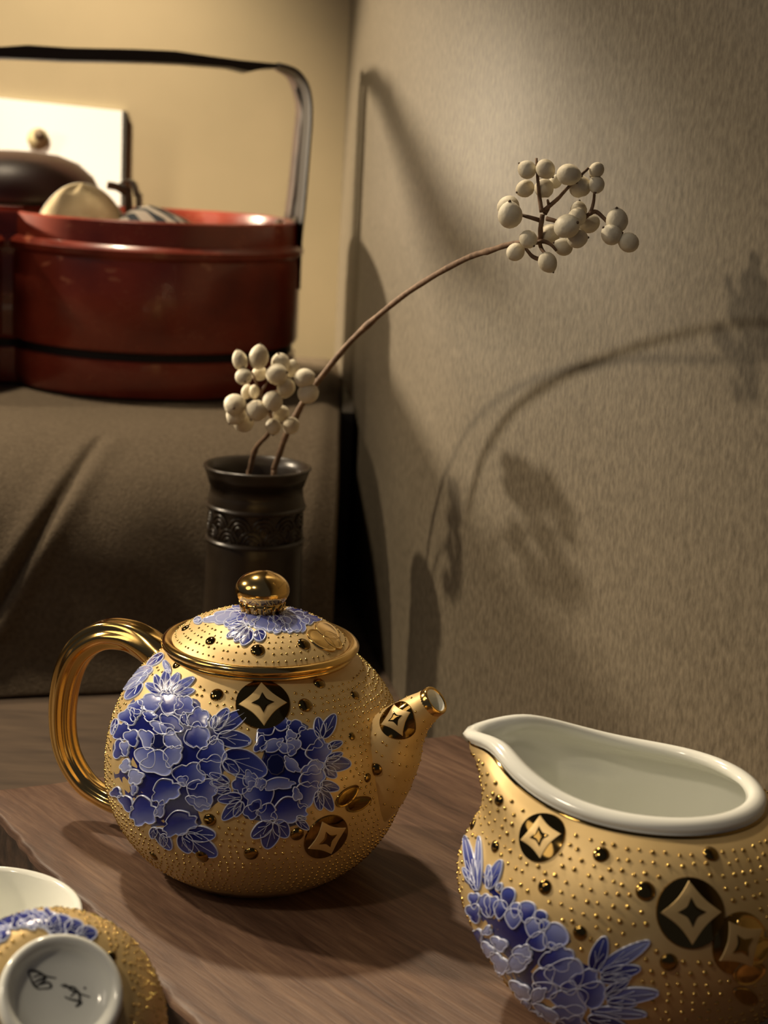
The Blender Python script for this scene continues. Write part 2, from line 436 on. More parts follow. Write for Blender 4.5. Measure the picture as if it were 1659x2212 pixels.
# mouth ring and lid
mouth = MB().lathe([(RR-.002, ZR+.0004), (RR-.0004, ZR+.0004), (RR+.0001, ZR+.0012), (RR-.0004, ZR+.0021), (RR-.002, ZR+.0022)], TP, 96)
mouth.build('mouth_ring', GOLD, teapot)
RL = .0318; ZL = .0742
lidp = [(.0285, ZL+.0022), (.0262, ZL+.0046), (.0225, ZL+.0070), (.0180, ZL+.0091), (.0130, ZL+.0107), (.0080, ZL+.0117), (.0001, ZL+.0121)]
lidm = MB().lathe(lidp, TP, 80); lid = lidm.build('lid', SATIN, teapot); lb = bvh_of(lidm)
rim = MB().lathe([(.0280, ZL), (RL-.001, ZL), (RL, ZL+.0008), (RL+.0001, ZL+.0017), (RL-.0006, ZL+.0026), (RL-.0018, ZL+.0030), (.0284, ZL+.0022), (.0278, ZL+.0022)], TP, 96)
rim.build('lid_rim', GOLD, lid)
KZ = ZL+.0119
kn = [(.0058, KZ-.0008), (.0060, KZ+.0006), (.0064, KZ+.0020), (.0072, KZ+.0034)]
for i in range(15):
    a = -.72+(math.pi/2+.72)*i/14; kn.append((max(.0001, .0088*math.cos(a)), KZ+.0072+.0061*math.sin(a)))
MB().lathe(kn, TP, 48).build('knob', GOLD, lid)
for j in range(14):
    a = 2*math.pi*j/14; d = Vector((math.cos(a), math.sin(a), 0))
    MB().tube([TP+d*.0060+Vector((0, 0, KZ-.0006)), TP+d*.0066+Vector((0, 0, KZ+.0016)), TP+d*.0074+Vector((0, 0, KZ+.0034))], [.0006, .0007, .0003], 8).build('knob_flute', GOLD, lid)
# spout and handle: in the vertical plane through the pot's axis
AZ = R_(-24); sd = Vector((math.cos(AZ), math.sin(AZ), 0)); pn = Vector((-sd.y, sd.x, 0))
def tpl(x, y): return on_plane(x, y, TP, pn)
sp = [(735, 1700, 128), (790, 1668, 108), (832, 1625, 82), (862, 1580, 60), (892, 1548, 44), (920, 1527, 35), (940, 1513, 31)]
spp = smooth_path([tpl(a, b) for a, b, _ in sp], 5); spr = lerp_list([pxs(.53)*c for *_, c in sp], len(spp))
spm = MB()
rows = []
for i, p in enumerate(spp):
    t = (spp[min(i+1, len(spp)-1)]-spp[max(i-1, 0)]).normalized(); a = pn; b = t.cross(a).normalized()
    wide = .62+.38*sstep(0, .6, i/(len(spp)-1))
    rows.append([p+a*spr[i]*wide*math.cos(2*math.pi*j/36)+b*spr[i]*math.sin(2*math.pi*j/36) for j in range(36)])
spm.grid(rows); spout = spm.build('spout', SATIN, teapot); sb = bvh_of(spm)
tipd = (spp[-1]-spp[-3]).normalized(); tr = spr[-1]
tipm = MB().lathe([(tr*1.03, -.0042), (tr*1.08, -.0040), (tr*1.06, .0002), (tr*.98, .0007), (tr*.84, .0004), (tr*.80, -.001)], spp[-1], 36, tipd)
tipm.build('spout_lip', GOLD, spout)
MB().lathe([(tr*.83, .0003), (tr*.78, -.0004), (tr*.74, -.012), (.0001, -.0125)], spp[-1], 32, tipd).build('spout_bore', PORC, spout)
hp = [(352, 1418), (318, 1392), (275, 1372), (222, 1372), (172, 1406), (144, 1468), (135, 1552), (146, 1626), (178, 1684), (216, 1716), (262, 1738), (318, 1748)]
hpts = smooth_path([tpl(a, b) for a, b in hp], 6)
hw = lerp_list([.0066, .0060, .0054, .0052, .0050, .0047, .0044, .0042, .0040, .0037, .0036, .0036], len(hpts))
rows = []
for i, p in enumerate(hpts):
    t = (hpts[min(i+1, len(hpts)-1)]-hpts[max(i-1, 0)]).normalized(); a = pn; b = t.cross(a).normalized()
    row = []
    for j in range(40):
        an = 2*math.pi*j/40
        k = 1+.13*math.cos(6*an+.4)*sstep(0, .3, i/len(hpts))
        row.append(p+a*hw[i]*1.05*k*math.cos(an)+b*hw[i]*.92*k*math.sin(an))
    rows.append(row)
MB().grid(rows, True, False, True, True).build('handle', GOLD, teapot)

Tc = lambda x, y: (220+x/2.9625, 1400+y/2.9625)
sT = 1/2.9625
COVER += [(spm.v, spm.f)]
fl1 = [(130,420),(200,330),(330,270),(480,290),(610,330),(700,430),(760,520),(830,600),(810,760),(740,860),(770,960),(690,1030),(600,1000),(640,1120),(560,1200),(420,1180),(330,1150),(220,1080),(130,980),(80,820),(70,640),(90,500)]
pe1 = patch('peony', teapot, tb, TD, [Tc(*p) for p in fl1], NAVY)
P1 = [  # base, tip, width, lobes, tone
 ((400,430),(480,290),150,3,'mid'),((470,430),(575,320),130,3,'mid'),((330,420),(305,290),150,3,'light'),((250,430),(205,340),100,2,'mid'),
 ((210,500),(140,390),110,2,'mid'),((190,580),(90,500),120,3,'dark'),((180,660),(75,640),120,2,'dark'),((200,480),(230,380),70,2,'dark'),((300,480),(320,400),90,3,'mid'),
 ((540,490),(690,420),130,3,'mid'),((500,470),(560,450),90,2,'dark'),((520,600),(695,540),170,3,'mid'),((600,700),(810,640),140,2,'mid'),((600,760),(785,760),150,2,'mid'),
 ((440,790),(670,830),160,3,'mid'),((540,870),(735,960),180,4,'mid'),((480,830),(560,860),70,2,'light'),((370,830),(450,985),190,4,'mid'),((530,950),(700,1020),90,3,'light'),
 ((250,930),(290,1140),170,4,'mid'),((200,960),(130,1010),120,2,'dark'),((240,900),(190,900),80,2,'light'),((470,1030),(530,1195),220,5,'mid'),((400,960),(360,1090),60,2,'light'),
 ((160,700),(150,590),60,2,'light'),((170,700),(150,800),70,3,'pale'),((190,770),(250,870),100,3,'pale'),((110,880),(90,960),70,2,'dark'),((220,640),(180,520),90,2,'mid'),((400,560),(480,440),160,3,'dark'),
 ((380,560),(400,470),150,2,'light'),((350,560),(250,600),130,2,'light'),((340,640),(250,740),140,1,'light'),((400,620),(500,560),140,2,'light'),((380,640),(340,820),190,2,'light'),((400,650),(510,720),150,3,'light')]
for i, (b, t, wd, lo, tn) in enumerate(P1): petal('petal', pe1, tb, TD, Tc(*b), Tc(*t), wd*sT, lo, 1+i*.16, tn)
patch('stamens', pe1, tb, TD, [(Tc(368+45*math.cos(a*.7), 598+50*math.sin(a*.7))) for a in range(9)], (.004, .006, .06), lift=.00062)
fl2 = [(1000,500),(1080,450),(1160,440),(1290,480),(1390,540),(1460,640),(1440,780),(1430,900),(1370,980),(1260,1000),(1280,1120),(1180,1150),(1040,1110),(920,1090),(860,1010),(840,900),(870,820),(1000,780),(1040,660),(980,590)]
pe2 = patch('peony', teapot, tb, TD, [Tc(*p) for p in fl2], NAVY)
P2 = [((1090,560),(1030,470),120,3,'dark'),((1140,540),(1150,435),120,3,'mid'),((1220,560),(1255,460),120,3,'dark'),((1270,650),(1370,530),170,3,'dark'),((1290,680),(1470,640),150,3,'mid'),
 ((1260,800),(1420,740),90,3,'light'),((1250,860),(1430,800),140,3,'mid'),((1240,880),(1370,970),190,4,'mid'),((1000,850),(830,880),120,3,'dark'),((1110,900),(910,980),200,4,'mid'),((1170,940),(1220,1120),230,5,'mid'),((1080,980),(1040,1110),130,3,'mid'),
 ((1020,960),(920,1090),90,2,'dark'),((1010,840),(900,850),130,3,'light'),((1060,640),(980,600),110,2,'dark'),((1180,600),(1230,530),70,2,'light'),((1200,700),(1240,570),90,2,'light'),
 ((1110,670),(1075,585),150,3,'light'),((1160,680),(1180,600),110,2,'light'),((1180,780),(1240,720),130,3,'light'),((1120,820),(1130,910),210,4,'light'),((1060,850),(980,880),80,3,'light'),((1230,880),(1260,980),60,2,'light')]
for i, (b, t, wd, lo, tn) in enumerate(P2): petal('petal', pe2, tb, TD, Tc(*b), Tc(*t), wd*sT, lo, 1+i*.2, tn)
patch('stamens', pe2, tb, TD, [(Tc(1112+58*math.cos(a*.7), 745+68*math.sin(a*.7))) for a in range(9)], (.005, .007, .06), lift=.0006)
LV = [((390,290),(280,230),70,'mid'),((390,290),(345,170),70,'dark'),((400,290),(420,140),75,'dark'),((420,290),(500,160),70,'mid'),((440,290),(600,190),70,'mid'),((460,300),(600,270),60,'mid'),
 ((330,130),(200,180),70,'pale'),((300,160),(140,270),70,'pale'),((400,40),(290,120),60,'mid'),((400,80),(440,170),50,'pale'),((260,220),(150,330),80,'mid'),((100,450),(70,560),50,'mid'),
 ((720,540),(940,400),110,'dark'),((720,530),(810,385),90,'dark'),((710,520),(730,430),60,'mid'),((740,570),(960,600),120,'dark'),((700,620),(730,560),50,'dark'),
 ((770,690),(1060,800),190,'dark'),((780,720),(880,800),90,'dark'),((820,860),(690,800),60,'dark'),((820,880),(690,860),60,'dark'),((830,910),(720,910),60,'dark'),
 ((900,950),(740,970),80,'dark'),((890,970),(770,1100),90,'dark'),((900,980),(850,1080),70,'dark'),
 ((1400,580),(1380,440),80,'dark'),((1410,580),(1490,420),90,'dark'),((1440,640),(1540,600),60,'dark'),((1430,720),(1540,670),60,'dark'),((1420,740),(1595,740),110,'dark'),((1420,760),(1500,830),80,'dark'),
 ((1390,870),(1520,900),80,'dark'),((1390,890),(1475,1045),90,'dark'),((1380,910),(1395,1040),70,'dark'),
 ((1090,1110),(955,1210),100,'dark'),((1100,1110),(1050,1285),130,'dark'),((1110,1100),(1190,1210),110,'dark'),((1240,1090),(1325,1160),60,'dark'),((1240,1080),(1310,1090),40,'dark'),
 ((340,1140),(330,1220),60,'dark'),((350,1150),(450,1290),90,'dark'),((400,1180),(400,1270),60,'dark'),((510,1180),(570,1310),110,'dark'),((520,1190),(745,1325),130,'dark'),((540,1180),(735,1195),110,'dark')]
for i, (b, t, wd, tn) in enumerate(LV): petal('leaf', teapot, tb, TD, Tc(*b), Tc(*t), wd*sT, 1, 1.5+(i % 5)*.4, tn, pointed=True)
k1 = pxs(.53)
for (x, y, r) in ((735,300,44),(1300,365,46),(1390,225,40),(1620,300,34),(480,108,32),(690,1100,42),(955,1315,46),(640,1330,48),(1250,1190,44),(1600,565,26),(330,1330,36),(1700,830,30)):
    dome(teapot, tb, *Tc(x, y), TD, r*sT*k1)
coin(teapot, tb, *Tc(1030, 355), TD, 165*sT*k1, .1)
coin(teapot, tb, *Tc(1440, 1215), TD, 150*sT*k1, .2)
for b, t, wd in (((1500,1010),(1640,880),90),((1560,1030),(1720,960),90)):
    petal('gold_leaf', teapot, tb, TD, Tc(*b), Tc(*t), wd*sT, 1, 2, 'dark', pointed=True, material=GOLDM)
# spout ornament
coin(spout, sb, 856, 1553, TD, 40*k1, .25)
dome(spout, sb, 812, 1662, TD, 14*k1)
# rest of the belly, out of the photograph's sight
def ring_samples(c, rf, z0, z1, step, zfun=None):
    out = []; z = z0
    while z < z1:
        r = rf(z); dr = (rf(z+1e-4)-rf(z-1e-4))/2e-4; m = max(6, int(2*math.pi*r/step)); off = rnd.random()
        for j in range(m):
            a = 2*math.pi*(j+off+rnd.uniform(-.17, .17))/m; zz = z+rnd.uniform(-.13, .13)*step; r2 = rf(zz)
            nn = Vector((math.cos(a), math.sin(a), -dr)).normalized(); out.append((Vector(c)+Vector((r2*math.cos(a), r2*math.sin(a), zz)), nn))
        z += step*.92/math.sqrt(1+dr*dr)
    return out
beads(teapot, ring_samples(TP, teap_r, .006, .0700, .00235), .00050)
# spout beads
ss = []
for i in range(4, len(spp)-4, 2):
    t = (spp[i+1]-spp[i-1]).normalized(); b = t.cross(pn).normalized(); wide = .62+.38*sstep(0, .6, i/(len(spp)-1))
    m = max(6, int(2*math.pi*spr[i]*.85/.0027))
    for j in range(m):
        an = 2*math.pi*(j+rnd.uniform(-.3, .3)+(i % 4)*.25)/m
        d = pn*wide*math.cos(an)+b*math.sin(an); ss.append((spp[i]+d*spr[i], d.normalized()))
COVER.append((tbody.v, tbody.f))
for ch in spout.children:
    for o in [ch]+list(ch.children): COVER.append(([v.co+TP for v in o.data.vertices], [tuple(p.vertices) for p in o.data.polygons]))
beads(spout, ss, .00042)
# lid ornament
Lc = lambda x, y: (330+x/3.53, 1220+y/3.53)
sL = 1/3.53
LP = [((860,340),(600,325),90,3,'mid'),((860,350),(480,420),110,3,'mid'),((1000,350),(1210,370),110,3,'mid'),((1000,350),(1290,420),120,3,'dark'),((840,360),(380,430),90,3,'pale'),((850,360),(540,460),130,3,'mid'),((850,360),(640,430),110,3,'mid'),
 ((960,370),(1190,480),150,4,'mid'),((960,370),(1130,510),130,3,'light'),((930,370),(1030,510),130,3,'dark'),((830,380),(690,440),110,3,'light'),((900,380),(960,530),130,3,'light'),((870,380),(840,510),190,4,'light'),((930,370),(970,430),100,2,'dark')]
for i, (b, t, wd, lo, tn) in enumerate(LP): petal('petal', lid, lb, TD, Lc(*b), Lc(*t), wd*sL, lo, .5+i*.2, tn)
for b, t, wd, tn in (((720,470),(560,560),70,'dark'),((730,480),(620,590),80,'dark'),((750,490),(680,620),110,'dark'),((800,500),(830,590),110,'dark'),((700,450),(570,490),60,'mid'),((380,420),(310,440),60,'pale')):
    petal('leaf', lid, lb, TD, Lc(*b), Lc(*t), wd*sL, 1, 3.5, tn, pointed=True)
for b, t, wd in (((1180,510),(1390,655),110),((1240,450),(1420,560),110),((1300,520),(1440,640),90)):
    petal('gold_leaf', lid, lb, TD, Lc(*b), Lc(*t), wd*sL, 1, 2, 'dark', pointed=True, material=GOLD)
for (x, y, r) in ((440,580,42),(800,652,56),(1150,605,54),(250,485,36)): dome(lid, lb, *Lc(x, y), TD, r*sL*k1)
def lid_r(z):
    for (r0, z0), (r1, z1) in zip(lidp, lidp[1:]):
        if z0 <= z <= z1: return r0+(r1-r0)*(z-z0)/(z1-z0)
    return lidp[0][0] if z < lidp[0][1] else .0001
ls = []
for i in range(10):
    r = .0272-.0021*i
    z = next(z0+(z1-z0)*(r0-r)/(r0-r1) for (r0, z0), (r1, z1) in zip(lidp, lidp[1:]) if r1 <= r <= r0)
    m = int(2*math.pi*r/.0023)
    for j in range(m):
        a = 2*math.pi*(j+rnd.uniform(-.25, .25)+i*.5)/m; ls.append((TP+Vector((r*math.cos(a), r*math.sin(a), z)), Vector((math.cos(a)*.5, math.sin(a)*.5, 1)).normalized()))
beads(lid, ls, .00042)

# ------------------------------------------------------------------ pitcher
PP = Vector((.0775, .4300, 0)); PD = PP.y
pitcher = empty('pitcher', PP, 'gold pitcher with white porcelain rim, spout and blue enamel flower', 'pitcher')
PA, PZ, PB, PU, PH = .0482, .0390, .0462, .0353, .0680
SPA = R_(162)
def pit(th, s, off=0.0):
    """s: 0 foot .. 1 rim"""
    z = .002+(PH-.002)*s
    if z < PZ: r = PA*math.sqrt(max(0, 1-((z-PZ)/PB)**2))
    else: r = .0289 + (PA-.0289)*max(0, 1-((z-PZ)/(.0658-PZ))**2)**.72
    d = math.atan2(math.sin(th-SPA), math.cos(th-SPA))
    g = math.exp(-(d/.86)**2); g3 = math.exp(-(d/.19)**2); gz = math.exp(-(d/.69)**2)
    r += (.0158*sstep(.72, 1.0, s) + .0040*sstep(.15, .55, s)*(1-sstep(.55, .85, s)))*g + .0085*g3*sstep(.86, 1, s)
    z += (.0098*gz - .0036*g3)*sstep(.50, 1.0, s)
    r -= off
    return PP + Vector((r*math.cos(th), r*math.sin(th), z))
NP = 112
def prow(s, off=0.0, dz=0.0): return [pit(2*math.pi*j/NP, s, off)+Vector((0, 0, dz)) for j in range(NP)]
sv = [0, .02, .05, .1, .15, .2, .26, .32, .38, .44, .5, .55, .6, .65, .7, .75, .8, .84, .88, .91, .935, .96, .978]
om = MB(); om.grid([[PP+Vector((.018*math.cos(2*math.pi*j/NP), .018*math.sin(2*math.pi*j/NP), .001)) for j in range(NP)],
                    [PP+Vector((.0205*math.cos(2*math.pi*j/NP), .0205*math.sin(2*math.pi*j/NP), 0)) for j in range(NP)]] + [prow(s) for s in sv], True, False, True, False)
om.build('body', SATIN, pitcher); pb = bvh_of(om)
MB().grid([prow(.956, -.0001), prow(.960, -.0006), prow(.966, -.0006), prow(.97, -.0001)]).build('gold_line', GOLDM, pitcher)
li = [prow(.962, -.0003), prow(.967, -.0011), prow(.980, -.0016), prow(.992, -.0014), prow(1.0, -.0005, .0006), prow(1.0, .0012, .0013), prow(1.0, .0030, .0008), prow(.985, .0040), prow(.95, .0042), prow(.9, .0040)]
for s in (.84, .78, .72, .66, .6, .54, .48, .42, .36, .3, .24, .18, .12, .08):
    row = []
    for j in range(NP):
        th = 2*math.pi*j/NP; p = pit(th, s, .0032); q = pit(th, 1.0, .0042); dv = (p-PP); R1 = math.hypot(dv.x, dv.y); R2 = math.hypot((q-PP).x, (q-PP).y)
        R3 = min(R1, max(.030, min(R2, .0345))+.0030); row.append(PP+Vector((math.cos(th)*R3, math.sin(th)*R3, dv.z)))
    li.append(row)
lm = MB().grid(li, True, False, False, True); lm.build('porcelain_lining', PORC, pitcher)
Pc = lambda x, y: (960+x/2.373, 1480+y/2.373)
Qc = lambda x, y: (980+x/3.318, 1780+y/3.318)
k2 = pxs(.42); sP = 1/2.373; sQ = 1/3.318
COVER.append(([Vector(p) for p in prow(.97)], [(i, (i+1) % NP, (i+2) % NP) for i in range(NP)]))
flq = [(90,200),(200,330),(340,460),(450,560),(640,680),(830,800),(880,980),(1030,1040),(1090,1230),(1000,1500),(600,1560),(450,1400),(330,1150),(200,850),(110,600),(80,400)]
pe3 = patch('peony', pitcher, pb, PD, [Qc(*p) for p in flq], NAVY)
P3 = [((260,680),(200,490),90,2,'mid'),((270,680),(280,500),90,2,'mid'),((330,690),(350,540),90,1,'mid'),((380,620),(405,450),90,1,'dark'),((430,760),(440,600),110,1,'light'),((440,680),(460,560),70,1,'mid'),((520,720),(535,550),110,1,'mid'),
 ((560,820),(600,670),120,1,'light'),((600,720),(650,620),80,1,'dark'),((620,760),(680,690),70,1,'mid'),((520,850),(680,830),120,1,'mid'),((650,880),(800,740),160,1,'light'),((600,1000),(870,930),170,3,'mid'),((700,900),(730,850),70,1,'mid'),
 ((560,1080),(740,1110),170,2,'mid'),((560,1140),(750,1210),100,1,'mid'),((640,1060),(940,1070),190,1,'light'),((820,1120),(1060,1090),120,2,'mid'),((760,1160),(890,1170),90,1,'mid'),((880,1180),(1090,1240),170,1,'mid'),((680,1230),(990,1280),160,2,'light'),((680,1330),(960,1390),150,2,'light'),
 ((160,620),(150,480),70,2,'mid'),((180,720),(130,560),90,2,'mid'),((200,900),(150,740),80,2,'dark'),((720,1420),(960,1460),150,3,'mid'),((520,1320),(640,1500),150,3,'mid'),
 ((280,790),(220,740),70,2,'pale'),((270,800),(390,900),80,2,'pale'),((420,900),(570,940),120,3,'pale'),((430,920),(500,1050),170,3,'pale'),((270,900),(400,1070),90,2,'pale'),((210,830),(290,950),70,2,'pale'),
 ((400,1110),(560,1250),90,3,'pale'),((570,1180),(650,1250),130,3,'pale'),((500,1240),(540,1330),60,1,'pale'),((570,1270),(770,1410),70,2,'pale'),((290,1040),(330,1100),60,2,'pale')]
for i, (b, t, wd, lo, tn) in enumerate(P3): petal('petal', pe3, pb, PD, Qc(*b), Qc(*t), wd*sQ*1.08, lo, 1+i*.16, tn, lw=2.0)
for b, t, wd, tn in (((170,480),(85,80),80,'mid'),((180,480),(190,85),60,'light'),((160,440),(75,310),60,'mid'),((250,470),(350,255),90,'mid'),((260,470),(260,290),60,'mid'),((320,480),(350,420),50,'dark'),
 ((1000,1050),(1090,800),130,'dark'),((1040,1050),(1410,835),120,'light'),((1050,1080),(1345,1030),110,'dark'),((1050,1110),(1280,1090),80,'dark'),((1080,1220),(1260,1110),80,'dark'),((1090,1240),(1475,1205),120,'light'),((1100,1270),(1320,1280),80,'mid'),((980,1330),(1390,1360),90,'light'),((960,1380),(1250,1460),110,'dark')):
    petal('leaf', pitcher, pb, PD, Qc(*b), Qc(*t), wd*sQ, 1, 4.5, tn, pointed=True, lw=2.0)
for (x, y, r) in ((280,590,34),(150,715,36),(262,828,37),(803,868,45),(515,1035,42),(1030,1055,52),(695,1270,40),(1150,1420,48),(1365,865,44),(1560,620,38)):
    dome(pitcher, pb, *Pc(x, y), PD, r*sP*k2, .5)
coin(pitcher, pb, *Pc(493, 778), PD, 132*sP*k2, .0)
coin(pitcher, pb, *Pc(1265, 1165), PD, 176*sP*k2, .02)
coin(pitcher, pb, *Pc(1520, 1330), PD, 160*sP*k2, .5)
for b, t, wd in (((1500,1200),(1640,1290),110),((1560,1420),(1659,1300),100),((1480,1500),(1640,1440),120),((1600,1620),(1480,1560),80)):
    petal('gold_leaf', pitcher, pb, PD, Pc(*b), Pc(*t), wd*sP, 1, 6, 'dark', pointed=True, material=GOLD)
ps = []; s = .08
while s < .93:
    p0 = pit(0, s); p1 = pit(0, s+.001); sl = (p1-p0).length/.001
    m = int(2*math.pi*(pit(1.6, s)-PP).xy.length/.0033); off = rnd.random()
    for j in range(m):
        th = 2*math.pi*(j+off+rnd.uniform(-.2, .2))/m; s2 = s+rnd.uniform(-.16, .16)*.0033/sl
        p = pit(th, s2); a = pit(th+.01, s2)-p; b = pit(th, s2+.005)-p; ps.append((p, a.cross(b).normalized()))
    s += .0030/sl
beads(pitcher, ps, .00064)

# ------------------------------------------------------------------ cups at the board's edge
WCP = atZ(-60, 1970, .020); WR = .0305
wc = empty('white_cup', (WCP.x, WCP.y, TZ), 'upright cup with plain white porcelain inside, left of the board', 'cup')
b0 = Vector((WCP.x, WCP.y, TZ)); H = .020-TZ
MB().lathe([(.0001, .001), (.011, .001), (.0125, 0), (.0135, .004), (.020, .010), (.0255, .020), (.0283, .032), (WR-.0008, H-.002)], b0, 64).build('outer_wall', SATIN, wc)
MB().lathe([(WR-.0010, H-.0024), (WR-.0002, H-.001), (WR-.0002, H), (WR-.0014, H+.0003), (WR-.0022, H-.001), (.0262, .032), (.0235, .021), (.018, .0125), (.010, .009), (.0001, .0082)], b0, 64).build('porcelain_lining', PORC, wc)
# overturned cup, its foot towards the camera
rc = atD(94, 2252, .372); vdir = (rc-CAM).normalized()
fd = atD(140, 2124, .372)
axis = (-vdir*.90 + ((fd-rc)/(fd-rc).length)*.44).normalized()
DRad = 240*pxs((rc-CAM).length); FR = 126*pxs((rc-CAM).length)*.93; DH = .0375
dc = empty('decorated_cup', rc, 'overturned gold and blue cup showing its white signed foot', 'cup')
dprof = [(DRad-.002, .0), (DRad-.0005, -.0004), (DRad, .0008)]
for i in range(1, 21):
    a_ = i/20*math.pi/2; dprof.append((FR*1.02+(DRad-FR*1.02)*math.cos(a_)**.92, .001+(DH-.005)*math.sin(a_)**.95))
dm = MB().lathe(dprof, rc, 72, axis); dm.build('outer_wall', SATIN, dc); db = bvh_of(dm)
fz = DH-.0052
fm = MB().lathe([(FR*1.00, fz-.002), (FR*1.0, fz+.0034), (FR*.97, fz+.0046), (FR*.91, fz+.0050), (FR*.84, fz+.0046), (FR*.78, fz+.0030), (FR*.70, fz+.0016), (FR*.55, fz+.0009), (FR*.25, fz+.0006), (.0001, fz+.0006)], rc, 72, axis)
foot = fm.build('foot', PORC, dc); fb = bvh_of(fm)
MB().lathe([(DRad-.0022, .0002), (DRad*.9, .010), (DRad*.7, .020), (FR*.9, .027), (.0001, .029)], rc, 48, axis).build('porcelain_lining', PORC, dc)
Dc = lambda x, y: (x*.3014, 1740+y*.3014)
for st in ([(205,1212),(214,1184),(270,1192),(330,1224),(402,1238)], [(210,1212),(232,1268),(262,1306),(292,1318)], [(238,1232),(300,1212),(322,1246),(262,1292)], [(262,1292),(345,1268),(362,1306),(290,1314)], [(240,1272),(300,1240),(330,1244)],
           [(434,1292),(470,1286),(505,1318),(560,1345),(645,1374)], [(452,1302),(512,1300),(545,1324),(505,1372)], [(462,1370),(505,1390),(565,1402),(582,1418),(545,1446)], [(505,1372),(556,1330),(572,1404),(540,1440)], [(600,1304),(610,1310),(604,1312)]):
    pts = []
    for q in smooth_path([Vector((*Dc(*p), 0)) for p in st], 4):
        p, n = cast(fb, q.x, q.y, .37); pts.append(p+n*.00005)
    MB().tube(pts, lerp_list([.00016, .00030, .00014], len(pts)), 6).build('brush_stroke', INK, foot)
COVER += [(fm.v, fm.f)]
for b, t, wd, tn, pt in (((60,900),(0,770),150,'mid',0),((120,900),(100,760),160,'dark',0),((40,980),(-20,880),150,'mid',0),((200,880),(230,760),160,'dark',0),((250,870),(330,780),130,'mid',0),((300,880),(420,800),150,'dark',0),((330,890),(520,830),130,'dark',1),((460,900),(600,860),110,'dark',1),((110,860),(300,840),70,'light',0),((540,930),(700,920),100,'dark',1),((0,1000),(-60,960),140,'mid',0)):
    petal('petal' if not pt else 'leaf', dc, db, .36, Dc(*b), Dc(*t), wd*.3014*1.25, 3, 2, tn, pointed=bool(pt), lw=2.5)
for x, y, r in ((800,1080,40), (60,1440,60)): dome(dc, db, *Dc(x, y), .36, r*.3014*pxs(.37))
Qd = Vector((0, 0, 1)).rotation_difference(axis).to_matrix(); dsm = []
for i in range(2, len(dprof)-2):
    for sub in (0,):
        r = dprof[i][0]*(1-sub)+dprof[i+1][0]*sub; z = dprof[i][1]*(1-sub)+dprof[i+1][1]*sub; m = int(2*math.pi*r/.0026)
        nn0 = Vector((dprof[i+1][1]-dprof[i][1], 0, dprof[i][0]-dprof[i+1][0])).normalized()
        for j in range(m):
            a = 2*math.pi*(j+rnd.uniform(-.3, .3))/m
            dsm.append((rc+Qd @ Vector((r*math.cos(a), r*math.sin(a), z)), Qd @ Vector((nn0.x*math.cos(a), nn0.x*math.sin(a), nn0.z))))
beads(dc, dsm, .00042)
lowest = min(v.z for v in dm.v)
lp = min(dm.v, key=lambda v: v.z)
COAST = noise_mat('bamboo', (.16, .10, .05), (.24, .16, .08), 60, rough=.6)
if lowest-TZ > .003:
    cb = Vector((lp.x, lp.y+.004, TZ))
    tag(MB().lathe([(.0001, 0), (.017, 0), (.018, .001), (.018, lowest-TZ-.001), (.017, lowest-TZ), (.0001, lowest-TZ)], cb, 40).build('coaster', COAST, loc=cb, sharp=40), 'small round bamboo coaster under the overturned cup', 'coaster')

# ------------------------------------------------------------------ dark vase
VP = atD(556, 1007, .722); VZ = VP.z; VB = Vector((VP.x, VP.y, TZ))
vase = empty('vase', VB, 'dark bronze-coloured vase with carved wave band behind the teapot', 'vase')
vr = 117*pxs(.737)
zu = atD(545, 1112, .722-.021).z-TZ; zl = atD(545, 1186, .722-.021).z-TZ; VH = VZ-TZ
vp = [(.0001, 0), (.0235, 0), (.0250, .0015), (.0245, .01), (.0222, .03), (.0214, zl-.006), (.0216, zl-.001), (.0206, zl+.002), (.0203, zu-.002), (.0216, zu+.001), (.0208, zu+.005), (.0203, zu+.011), (.0210, VH-.008), (.0226, VH-.003), (vr-.0006, VH-.001), (vr, VH-.0002), (vr-.0006, VH+.0006), (vr-.0018, VH+.0004), (.0205, VH-.004), (.0188, VH-.012), (.0180, VH-.03), (.0178, .02), (.0001, .018)]
MB().lathe(vp, VB, 72).build('body', CLAY, vase)
for zz in (zu, zl):
    MB().lathe([(.0210+.0013*math.cos(a*math.pi/4), zz+.0013*math.sin(a*math.pi/4)) for a in range(9)], VB, 72).build('ridge', CLAY, vase)
nw = 12
for row in range(2):
    for j in range(nw):
        a0 = 2*math.pi*(j+.5*row)/nw; zc = zl+.0014+row*(zu-zl-.003)*.44
        mbw = MB()
        for q in (1, .66, .34):
            rad = .0052*q; pts = []
            for i in range(9):
                tt = math.pi*i/8; a = a0+rad*math.cos(tt)/.0206; pts.append(VB+Vector((.0207*math.cos(a), .0207*math.sin(a), zc+rad*1.15*math.sin(tt))))
            mbw.tube(pts, .00055, 6)
        mbw.build('wave_motif', CLAY, vase)

